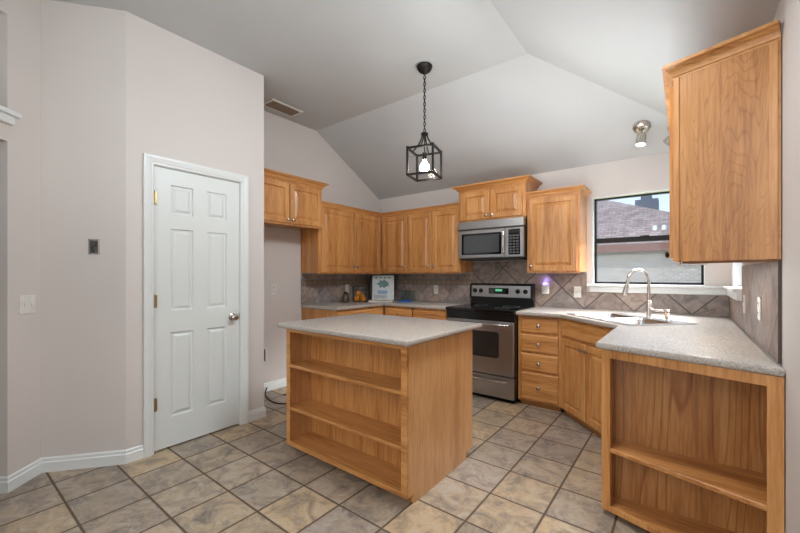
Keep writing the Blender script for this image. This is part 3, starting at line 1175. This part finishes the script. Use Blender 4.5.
rrect(.155, W - .155, .435, .695, .03, -.003, .02).obj('oven_window', M['oglass'], od)
b = MB().tube([(.05, -.005, .772), (.055, -.036, .772), (.10, -.048, .772), (W - .10, -.048, .772), (W - .055, -.036, .772), (W - .05, -.005, .772)], .011, 10)
b.obj('handle', M['chrome'], od, True)
dr = MB().box(.008, .004, .045, W - .008, .06, .256, .006, 2).obj('storage_drawer', M['steel'], rg)
MB().tube([(.06, 0, .215), (.065, -.026, .215), (.11, -.034, .213), (W - .11, -.034, .213), (W - .065, -.026, .215), (W - .06, 0, .215)], .010, 10).obj('handle', M['chrome'], dr, True)
bgd = MB().prism([(D - .055, .918), (D, .918), (D, 1.165), (D - .045, 1.165), (D - .075, 1.15), (D - .085, .99), (D - .055, .985)], .0, W, .003, 1,
                 Matrix(((0, 0, 1, 0), (1, 0, 0, 0), (0, 1, 0, 0), (0, 0, 0, 1)))).obj('backguard', M['black'], rg)
tilt = R(-3.6)
pm = Tm(0, D - .0868, 1.0, rx=tilt)
MB().box(.028, -.004, .008, W - .028, .004, .142, .003, 1, pm).obj('control_panel', M['steel'], bgd)
MB().box(.245, -.007, .045, .485, .0, .112, .002, 1, pm).obj('display', M['glassb'], bgd)
MB().box(.33, -.0085, .075, .41, -.006, .100, 0, 1, pm).obj('clock_digits', M['green'], bgd)
for kx in (.075, .150, W - .165, W - .080):
    MB().lathe([(0, 0), (.026, 0), (.026, .006), (.020, .010), (.018, .026), (.014, .030), (0, .030)], 18, pm @ Tm(kx, -.004, .078, rx=R(90))).obj('control_knob', M['black'], bgd, True)
for i in range(5):
    for j in range(2):
        MB().box(.255 + i * .011 + (i > 2) * 0, -.0088, .055 + j * .02, .262 + i * .011, -.006, .063 + j * .02, 0, 1, pm).obj('touch_button', M['grey'], bgd)

# ---------------------------------------------------------------- microwave
mw = thing('microwave', 'stainless over-the-range microwave with a dark glass door', 'microwave', (-2.058, 3.752, 1.43))
W, D, H = .752, .385, .418
MB().box(0, .03, .012, W, D, H).obj('body', M['blackm'], mw)
MB().box(-.004, -.012, .338, W + .002, .06, .430, .008, 2).obj('vent_hood', M['steel'], mw)
b = MB().box(0, 0, .02, .548, .03, .332, .004)
md = b.obj('door', M['steel'], mw)
dwn = rrect(.045, .515, .055, .292, .014, -.003, .01).obj('door_window', M['glassb'], md)
rrect(.070, .490, .078, .270, .010, -.0045, .0).obj('mesh_screen', M['mglass'], dwn)  # grey base colour stands in for a reflection in the door glass
MB().tube([(.545, -.002, .060), (.548, -.030, .072), (.55, -.040, .12), (.55, -.042, .176), (.55, -.040, .235), (.548, -.030, .282), (.545, -.002, .294)], .011, 10).obj('handle', M['chrome'], md, True)
cp = MB().box(.552, 0, .02, W, .03, .332, .004).obj('control_panel', M['steel'], mw)
MB().box(.592, -.004, .045, .715, .004, .312, .002).obj('keypad', M['glassb'], cp)
for i in range(3):
    for j in range(7):
        MB().box(.602 + i * .036, -.0056, .060 + j * .029, .630 + i * .036, -.0035, .078 + j * .029).obj('button', M['grey'], cp)
MB().box(.605, -.0056, .272, .70, -.0035, .300).obj('clock', M['blackm'], cp)
MB().box(.02, .02, 0, W - .02, D - .02, .014).obj('underside', M['blackm'], mw)

# ---------------------------------------------------------------- sink, faucet, soap dispenser
sk = thing('kitchen_sink', 'stainless double bowl sink dropped into the corner worktop', 'sink', (SA.x, SA.y, .914), R(-45))
SW, SDp = .764, .52
FD = .43
b = MB()
t = bmesh.new()
bowls = [(.035, .368, .035, FD - .03), (.396, SW - .035, .035, FD - .03)]
# rim: strips around bowls
zt = .007
def rb(x0, y0, x1, y1):
    b.box(x0, y0, .0, x1, y1, zt, 0)
rb(0, 0, SW, .035); rb(0, FD - .03, SW, SDp); rb(0, .035, .035, FD - .03); rb(.368, .035, .396, FD - .03); rb(SW - .035, .035, SW, FD - .03)
b.obj('rim', M['sink'], sk)
for x0, x1, y0, y1 in bowls:
    t = bmesh.new()
    rings = []
    for ins, z in ((0, zt), (.006, -.005), (.012, -.14), (.03, -.165), (.10, -.17)):
        ring = []
        X0, X1, Y0, Y1 = x0 + ins, x1 - ins, y0 + ins, y1 - ins
        rr = .035
        for cx, cy, a0 in ((X1 - rr, Y1 - rr, 0), (X0 + rr, Y1 - rr, 90), (X0 + rr, Y0 + rr, 180), (X1 - rr, Y0 + rr, 270)):
            for k in range(5):
                a = R(a0 + k * 22.5)
                ring.append(t.verts.new((cx + rr * math.cos(a), cy + rr * math.sin(a), z)))
        rings.append(ring)
    for A, B in zip(rings, rings[1:]):
        for i in range(20):
            t.faces.new((A[i], A[(i + 1) % 20], B[(i + 1) % 20], B[i]))
    t.faces.new(rings[-1])
    # corner fillers of the rim
    bb = MB(); bb._add(t)
    bw = bb.obj('bowl', M['sink'], sk, True)
    MB().lathe([(0, -.166), (.03, -.166), (.04, -.1685), (.04, -.17), (0, -.17)], 20, Tm((x0 + x1) / 2, (y0 + y1) / 2, 0)).obj('drain', M['chrome'], bw, True)

fc = thing('faucet', 'tall gooseneck pull-down kitchen faucet behind the sink', 'faucet', (-.232, 3.562, .921), R(-45))
MB().lathe([(0, 0), (.028, 0), (.028, .006), (.021, .012), (.019, .06), (.019, .13), (.015, .138), (0, .138)], 20).obj('base', M['steelv'], fc, True)
pts = [(0, 0, .12), (0, 0, .20), (0, 0, .295)]
rad = .092
for k in range(1, 13):
    a = PI * k / 12 * .98
    pts.append((0, -rad + rad * math.cos(a), .295 + rad * math.sin(a)))
pts.append((0, -rad * 2 - .006, .268))
MB().tube(pts, .0115, 12).obj('gooseneck', M['steelv'], fc, True)
MB().tube([(0, -.190, .275), (0, -.196, .25), (0, -.206, .21), (0, -.214, .178)], [.0135, .016, .019, .020], 14).obj('spray_head', M['steelv'], fc, True)
MB().tube([(.012, 0, .075), (.045, 0, .075)], .013, 12).tube([(.040, 0, .075), (.050, -.02, .082), (.055, -.055, .098)], [.010, .008, .006], 10).obj('lever', M['steelv'], fc, True)
sdp = thing('soap_dispenser', 'satin nickel soap dispenser beside the gooseneck faucet', 'soap dispenser', (-.112, 3.442, .921), R(-45))
MB().lathe([(0, 0), (.022, 0), (.022, .006), (.014, .010), (.013, .045), (.018, .052), (.019, .075), (.013, .083), (0, .085)], 18).obj('pump', M['steelv'], sdp, True)
MB().tube([(0, 0, .068), (-.05, -.01, .070), (-.10, -.025, .066)], [.008, .007, .006], 10).obj('nozzle', M['steelv'], sdp, True)


# ---------------------------------------------------------------- pendant
px_, py_ = -1.750, 2.603
pd = thing('pendant_lamp', 'black square lantern pendant hanging on a chain over the island', 'pendant lamp', (px_, py_, 2.10), R(13.9))
MB().lathe([(0, .94), (.060, .94), (.067, .932), (.064, .915), (.050, .892), (.026, .876), (.009, .866), (0, .853)], 28).obj('canopy', M['bronze'], pd, True)
b = MB()
zt_, zb_ = .853, .375
nl = 17
pitch = (zt_ - zb_) / nl
for i in range(nl):
    zc = zt_ - pitch * (i + .5)
    pts = []
    hl = pitch * .68
    for k in range(12):
        a = 2 * PI * k / 12
        u_, v_ = .0095 * math.cos(a), hl * math.sin(a)
        pts.append((u_, 0, zc + v_) if i % 2 == 0 else (0, u_, zc + v_))
    b.tube(pts, .0031, 6, True)
b.tube([(.002, .002, zt_), (.003, -.002, (zt_ + zb_) / 2), (.002, .002, zb_)], .0018, 6)
b.obj('chain', M['bronze'], pd, True)
MB().lathe([(0, .378), (.012, .378), (.030, .366), (.032, .352), (.020, .345), (0, .345)], 20).obj('top_cap', M['bronze'], pd, True)
b = MB()
for k in range(4):
    a = R(90 * k)
    c_, s_ = math.cos(a), math.sin(a)
    b.tube([(c_ * .020, s_ * .020, .350), (c_ * .034, s_ * .034, .31), (c_ * .065, s_ * .065, .262), (c_ * .106, s_ * .106, .226)], .0062, 8)
b.obj('arms', M['bronze'], pd, True)
b = MB()
hs, q = .1115, .0078
for sx_ in (-1, 1):
    for sy_ in (-1, 1):
        b.box(sx_ * hs - q, sy_ * hs - q, -.008, sx_ * hs + q, sy_ * hs + q, .236)
for z in (0, .222):
    for s_ in (-1, 1):
        b.box(-hs, s_ * hs - q, z - q, hs, s_ * hs + q, z + q)
        b.box(s_ * hs - q, -hs, z - q, s_ * hs + q, hs, z + q)
b.obj('cage', M['bronze'], pd)
for k in range(4):
    MB().box(-hs + q, hs - .002, q, hs - q, hs + .0005, .215, 0, 1, Matrix.Rotation(R(90 * k), 4, 'Z')).obj('glass_pane', M['wglass'], pd)
MB().tube([(0, 0, .35), (0, 0, .19)], .006, 8).lathe([(0, .20), (.018, .20), (.020, .15), (.014, .140), (0, .140)], 16).obj('socket', M['bronze'], pd, True)
MB().lathe([(0, .145), (.014, .142), (.016, .125), (.034, .10), (.040, .078), (.034, .052), (.016, .042), (0, .038)], 20).obj('bulb', M['bulb'], pd, True)



# ---------------------------------------------------------------- ceiling spots over the sink
def spot(label, x, y, aim, lit=True):
    z = ZC - (y - AY) * (ZC - ZW) / (YB - AY)
    al = math.atan((ZC - ZW) / (YB - AY))
    r = thing('ceiling_spotlight', label, 'spotlight', (x, y, z), 0, 'ceiling spotlights above the sink')
    Mt = Matrix.Rotation(-al, 4, 'X')
    MB().lathe([(0, 0), (.068, 0), (.070, -.010), (.062, -.028), (.040, -.040), (0, -.042)], 28, Mt).obj('canopy', M['steelv'], r, True)
    MB().tube([(0, -.01, -.03), (0, -.02, -.075)], .009, 8).obj('stem', M['steelv'], r, True)
    hm = Tm(0, -.02, -.07, rx=aim[0], ry=aim[1])
    h_ = MB().lathe([(0, .0), (.022, 0), (.036, -.012), (.038, -.10), (.034, -.10), (.034, -.082), (0, -.08)], 22, hm).obj('lamp_head', M['steelv'], r, True)
    MB().lathe([(0, -.085), (.032, -.085), (.032, -.101), (0, -.104)], 20, hm).obj('bulb', M['bulb2'] if lit else M['steelv'], h_, True)
    return r


spot('satin nickel ceiling spotlight with a lit bulb above the kitchen window', -.300, 3.83, (R(-8), R(4)))
spot('nickel ceiling spotlight almost hidden behind the large right wall cabinet', -.052, 3.90, (R(-8), R(48)), False)
ld = bpy.data.lights.new('spot_light', 'SPOT'); ld.energy = 9; ld.spot_size = R(110); ld.spot_blend = .8; ld.shadow_soft_size = .03; ld.color = (1, .96, .9)
lo = bpy.data.objects.new('spot_light', ld); COL.objects.link(lo); lo.location = (-.300, 3.80, 2.34)

# ceiling vent by the pantry
v_ = thing('ceiling_vent', 'brown louvred air vent in the ceiling beside the pantry wall', 'vent', (-3.385, 2.34, ZC), 0)
b = MB()
b.box(-.10, -.19, -.010, -.075, .19, 0, .002); b.box(.075, -.19, -.010, .10, .19, 0, .002)
b.box(-.075, -.19, -.010, .075, -.165, 0, .002); b.box(-.075, .165, -.010, .075, .19, 0, .002)
b.obj('frame', M['plate'], v_)
MB().box(-.075, -.165, -.002, .075, .165, 0).obj('backing', M['dark'], v_)
for k in range(6):
    MB().box(-.011, -.165, -.001, .011, .165, .001, 0, 1, Tm(-.062 + k * .025, 0, -.008, ry=R(-35))).obj('louvre', M['louvre'], v_)


# ---------------------------------------------------------------- plates on the walls
def plate(name, label, loc, rz, kind='outlet', wide=.07, hh=.115, group=None):
    r = thing(name, label, {'outlet': 'outlet', 'switch': 'light switch', 'switch2': 'light switch', 'box': 'electrical box'}[kind], loc, rz, group)
    if kind == 'box':
        b = MB()
        b.box(-wide / 2, -.003, -hh / 2, -wide / 2 + .008, .003, hh / 2); b.box(wide / 2 - .008, -.003, -hh / 2, wide / 2, .003, hh / 2)
        b.box(-wide / 2, -.003, -hh / 2, wide / 2, .003, -hh / 2 + .008); b.box(-wide / 2, -.003, hh / 2 - .008, wide / 2, .003, hh / 2)
        b.obj('rim', M['steelv'], r)
        MB().box(-wide / 2 + .008, -.001, -hh / 2 + .008, wide / 2 - .008, .003, hh / 2 - .008).obj('cavity', M['grey'], r)
        MB().tube([(.012, -.003, .035), (.018, -.012, .01), (-.010, -.014, -.005), (.006, -.010, -.034)], .003, 6).obj('wires', M['blackm'], r)
        MB().tube([(-.012, -.002, .03), (-.010, -.010, .0), (-.014, -.006, -.034)], .003, 6).obj('wires', M['brown'], r)
        return r
    MB().box(-wide / 2, -.006, -hh / 2, wide / 2, 0, hh / 2, .003).obj('cover_plate', M['plate'], r)
    if kind == 'outlet':
        for z in (-.024, .024):
            s_ = MB().box(-.015, -.0085, z - .014, .015, -.005, z + .014, .003).obj('socket', M['plate'], r)
            MB().box(-.007, -.0092, z - .003, -.005, -.008, z + .007).box(.005, -.0092, z - .003, .007, -.008, z + .007).obj('slots', M['dark'], s_)
    else:
        xs_ = (0,) if kind == 'switch' else (-.023, .023)
        for x_ in xs_:
            MB().box(x_ - .005, -.013, -.010, x_ + .005, -.005, .010, .002).obj('toggle', M['plate'], r)
    return r


yb = YB - .009
plate('wall_outlet', 'white outlet on the back wall tiles left of the range', (-2.60, yb, 1.07), 0)
plate('light_switch', 'white light switch on the back wall tiles under the window edge', (-.882, yb, 1.087), 0, 'switch')
plate('wall_outlet', 'white outlet on the left wall tiles behind the fruit basket', (XL + .009, 3.48, 1.075), R(90))
plate('wall_outlet', 'white outlet at counter height in the empty fridge alcove', (XL, 2.37, 1.10), R(90))
plate('wall_outlet', 'white outlet on the right wall tiles, the nearer of the two there', (XR - .009, 2.54, 1.10), R(-90))
plate('light_switch', 'white switch on the right wall tiles close to the corner window ledge', (XR - .009, 3.12, 1.085), R(-90), 'switch')
aD = math.atan2(dD.y, dD.x)
pm_ = A_ + dD * .096
plate('light_switch', 'white double light switch on the narrow wall at the far left', (pm_.x, pm_.y, 1.083), math.atan2(dD.y, dD.x) + PI, 'switch2', .105, .115)
dB = (B_ - A_).normalized()
pb = A_ + dB * .293
plate('junction_box', 'uncovered electrical box with bare wires on the diagonal wall', (pb.x, pb.y, 1.452), math.atan2(dB.y, dB.x), 'box', .062, .100)
# plug-in freshener with violet glow
pg = thing('plug_in_freshener', 'white plug-in freshener with a violet glow right of the range', 'air freshener', (-1.198, yb, 1.12), 0)
MB().box(-.035, -.006, -.057, .035, 0, .057, .003).obj('cover_plate', M['plate'], pg)
ld = bpy.data.lights.new('violet_glow', 'POINT'); ld.energy = .10; ld.color = (.35, .3, 1); ld.shadow_soft_size = .012
lo = bpy.data.objects.new('violet_glow', ld); COL.objects.link(lo); lo.location = (-1.198, yb - .03, 1.205)
bd = MB().box(-.034, -.045, -.062, .034, -.006, .035, .010, 3).obj('body', M['plate'], pg, True)
MB().lathe([(.020, .0), (.024, .012), (.018, .032), (0, .036)], 16, Tm(0, -.026, .033)).obj('glow_lens', M['violet'], pg, True)
# recessed water box in the alcove
wb = thing('water_valve_box', 'recessed white water valve box low in the fridge alcove', 'valve box', (XL, 2.228, .395), R(90))
b = MB()
b.box(-.062, -.008, -.085, -.044, 0, .085, .002); b.box(.040, -.008, -.085, .062, 0, .085, .002)
b.box(-.044, -.008, -.085, .040, 0, -.065, .002); b.box(-.044, -.008, .065, .040, 0, .085, .002)
b.obj('frame', M['plate'], wb)
MB().box(-.044, -.002, -.065, .040, 0, .065).obj('recess', M['brown'], wb)
# water line on floor
pts = [(-3.585, 2.28, .04), (-3.52, 2.22, .012), (-3.40, 2.16, .008), (-3.25, 2.12, .008), (-3.12, 2.14, .008), (-3.0, 2.26, .008), (-3.02, 2.42, .008), (-3.16, 2.46, .008), (-3.28, 2.38, .012), (-3.32, 2.29, .014)]
def smoothp(P, n=6):
    out = []
    P = [Vector(p) for p in P]
    for i in range(len(P) - 1):
        a, b_, c_, d_ = P[max(i - 1, 0)], P[i], P[i + 1], P[min(i + 2, len(P) - 1)]
        for k in range(n):
            t_ = k / n
            out.append(.5 * ((2 * b_) + (c_ - a) * t_ + (2 * a - 5 * b_ + 4 * c_ - d_) * t_ ** 2 + (3 * b_ - a - 3 * c_ + d_) * t_ ** 3))
    out.append(P[-1])
    return out
o = MB().tube(smoothp(pts), .007, 8).obj('water_line', M['blackm'], None, True)
tag(o, 'dark flexible line lying in a loop on the alcove floor', 'hose')

# ---------------------------------------------------------------- things on the corner worktop
ZT = .914
# wire basket with fruit
bk = thing('wire_basket', 'dark wire basket holding oranges on the corner worktop', 'basket', (-3.33, 3.46, ZT), R(52))
b = MB()
hw, hd, hh_ = .085, .07, .205
for z in (.004, hh_):
    b.tube([(-hw, -hd, z), (hw, -hd, z), (hw, hd, z), (-hw, hd, z)], .004, 6, True)
for z in (.05, .10, .15):
    b.tube([(-hw, -hd, z), (hw, -hd, z), (hw, hd, z), (-hw, hd, z)], .0015, 5, True)
for i in range(6):
    x = -hw + 2 * hw * i / 5
    for s_ in (-1, 1):
        b.tube([(x, s_ * hd, .002), (x, s_ * hd, hh_)], .0015 if 0 < i < 5 else .004, 5)
for i in range(1, 5):
    y = -hd + 2 * hd * i / 5
    for s_ in (-1, 1):
        b.tube([(s_ * hw, y, .002), (s_ * hw, y, hh_)], .0015, 5)
    b.tube([(-hw, y, .004), (hw, y, .004)], .0015, 5)
b.obj('wire_frame', M['blackm'], bk, True)
base = Vector((-3.33, 3.46, ZT))
rot = Matrix.Rotation(R(52), 3, 'Z')
spots = [(-.046, -.03, .042, 'at the lower left of the basket'), (.040, -.032, .042, 'at the lower right of the basket'), (-.005, .030, .043, 'at the back of the basket'), (-.020, -.004, .106, 'topmost in the basket')]
for (x, y, z, wh) in spots:
    p = base + rot @ Vector((x, y, z))
    o = MB().lathe([(0, -.036), (.012, -.034), (.026, -.026), (.036, -.010), (.037, .006), (.030, .022), (.016, .033), (.004, .035), (0, .033)], 18).obj('orange_fruit', M['orange'], None, True)
    o.location = p
    tag(o, 'round orange ' + wh, 'orange', 'oranges in the wire basket')
# banana
b = MB()
pts = []
for k in range(9):
    a = R(-60 + 15 * k)
    pts.append((.075 * math.sin(a), 0, .075 - .075 * math.cos(a)))
b.tube(pts, [.004, .010, .015, .017, .018, .017, .015, .010, .005], 8)
o = b.obj('banana', M['yellow'], None, True)
o.location = base + rot @ Vector((.040, .026, .042)); o.rotation_euler = (R(0), R(-78), R(90))
tag(o, 'yellow banana standing among the oranges in the basket', 'banana')
# dark jar
jr = thing('brown_jar', 'small dark brown jar in front of the left wall tiles', 'jar', (-3.41, 3.28, ZT))
MB().lathe([(0, 0), (.036, 0), (.042, .01), (.045, .06), (.038, .09), (.026, .10), (.026, .105), (0, .105)], 20).obj('jar_body', M['brown'], jr, True)
MB().lathe([(0, .105), (.030, .105), (.030, .122), (.012, .128), (.008, .138), (0, .14)], 20).obj('lid', M['dark'], jr, True)
# recipe poster leaning on corner
ps = thing('recipe_board', 'white illustrated recipe board leaning in the worktop corner', 'board', (-3.30, 3.86, ZT), R(36))
MB().box(-.165, 0, .005, .165, .012, .345, .001, 1, Tm(0, 0, 0, rx=R(-7))).obj('backing', M['dark'], ps)
pp = MB().box(-.135, -.004, .006, .165, 0, .342, 0, 1, Tm(0, 0, 0, rx=R(-7))).obj('page', M['paper'], ps)
tl = Tm(0, 0, 0, rx=R(-7))
MB().prism([(.09 * math.cos(k * PI / 9) * (.8 + .22 * math.sin(k * 2.3)), .062 * math.sin(k * PI / 9) * (.85 + .25 * math.cos(k * 3.1))) for k in range(18)], 0, .001, 0, 1, tl @ Tm(.015, -.004, .225, rx=R(90))).obj('illustration', M['teal'], pp)
MB().box(-.06, -.0055, .085, .075, -.0035, .135, 0, 1, tl).obj('caption_block', M['lblue'], pp)
for k in range(5):
    MB().box(-.11, -.005, .028 + k * .009, .05 + (k % 2) * .03, -.0038, .031 + k * .009, 0, 1, tl).obj('text_line', M['grey'], pp)
for k in range(4):
    MB().box(-.10 + k * .06, -.005, .30, -.06 + k * .06, -.0038, .318, 0, 1, tl).obj('title_mark', M['teal'], pp)
# tray of biscuits
tr = thing('serving_tray', 'white oblong tray of biscuits in front of the recipe board', 'tray', (-3.10, 3.60, ZT), R(40))
MB().box(-.15, -.055, 0, .15, .055, .010, .003).box(-.155, -.06, .008, .155, -.052, .018, .002).box(-.155, .052, .008, .155, .06, .018, .002).obj('tray_body', M['plate'], tr)
trm = Matrix.Translation((-3.10, 3.60, ZT)) @ Matrix.Rotation(R(40), 4, 'Z')
wh = ['leftmost', 'second', 'third', 'fourth', 'rightmost']
for k in range(5):
    o = MB().lathe([(0, 0), (.022, 0), (.026, .008), (.020, .016), (0, .018)], 12).obj('biscuit', M['biscuit'], None, True)
    o.location = trm @ Vector((-.115 + k * .057, (-1) ** k * .014, .0101))
    tag(o, ['leftmost biscuit on the white tray', 'second biscuit from the left on the white tray', 'middle biscuit on the white tray', 'second biscuit from the right on the white tray', 'rightmost biscuit on the white tray'][k], 'biscuit', 'biscuits on the tray')
# blue folded cloth
b = MB()
t = bmesh.new()
bmesh.ops.create_grid(t, x_segments=16, y_segments=10, size=.5)
for v in t.verts:
    x, y = v.co.x, v.co.y
    e = max(0, 1 - (2 * abs(x)) ** 4) * max(0, 1 - (2 * abs(y)) ** 4)
    v.co = (x * .21, y * .12, .002 + e * (.014 + .010 * math.sin(9 * x + 3 * y) ** 2 + .012 * math.exp(-((x - .1) ** 2 + y * y) * 20)))
b._add(t)
o = b.obj('kitchen_cloth', M['blue'], None, True)
o.location = (-2.84, 3.78, ZT); o.rotation_euler = (0, 0, R(38))
tag(o, 'crumpled blue cloth beside the biscuit tray', 'cloth')
# clear glass container
gc = thing('glass_container', 'clear glass container with a lid on the back worktop', 'container', (-2.98, 4.03, ZT), 0)
MB().prism([(-.085, -.05), (.085, -.05), (.085, .05), (-.085, .05)], 0, .125, .008, 2).obj('vessel', M['cglass'], gc)
MB().box(-.09, -.055, .125, .09, .055, .140, .004).obj('lid', M['cglass'], gc)
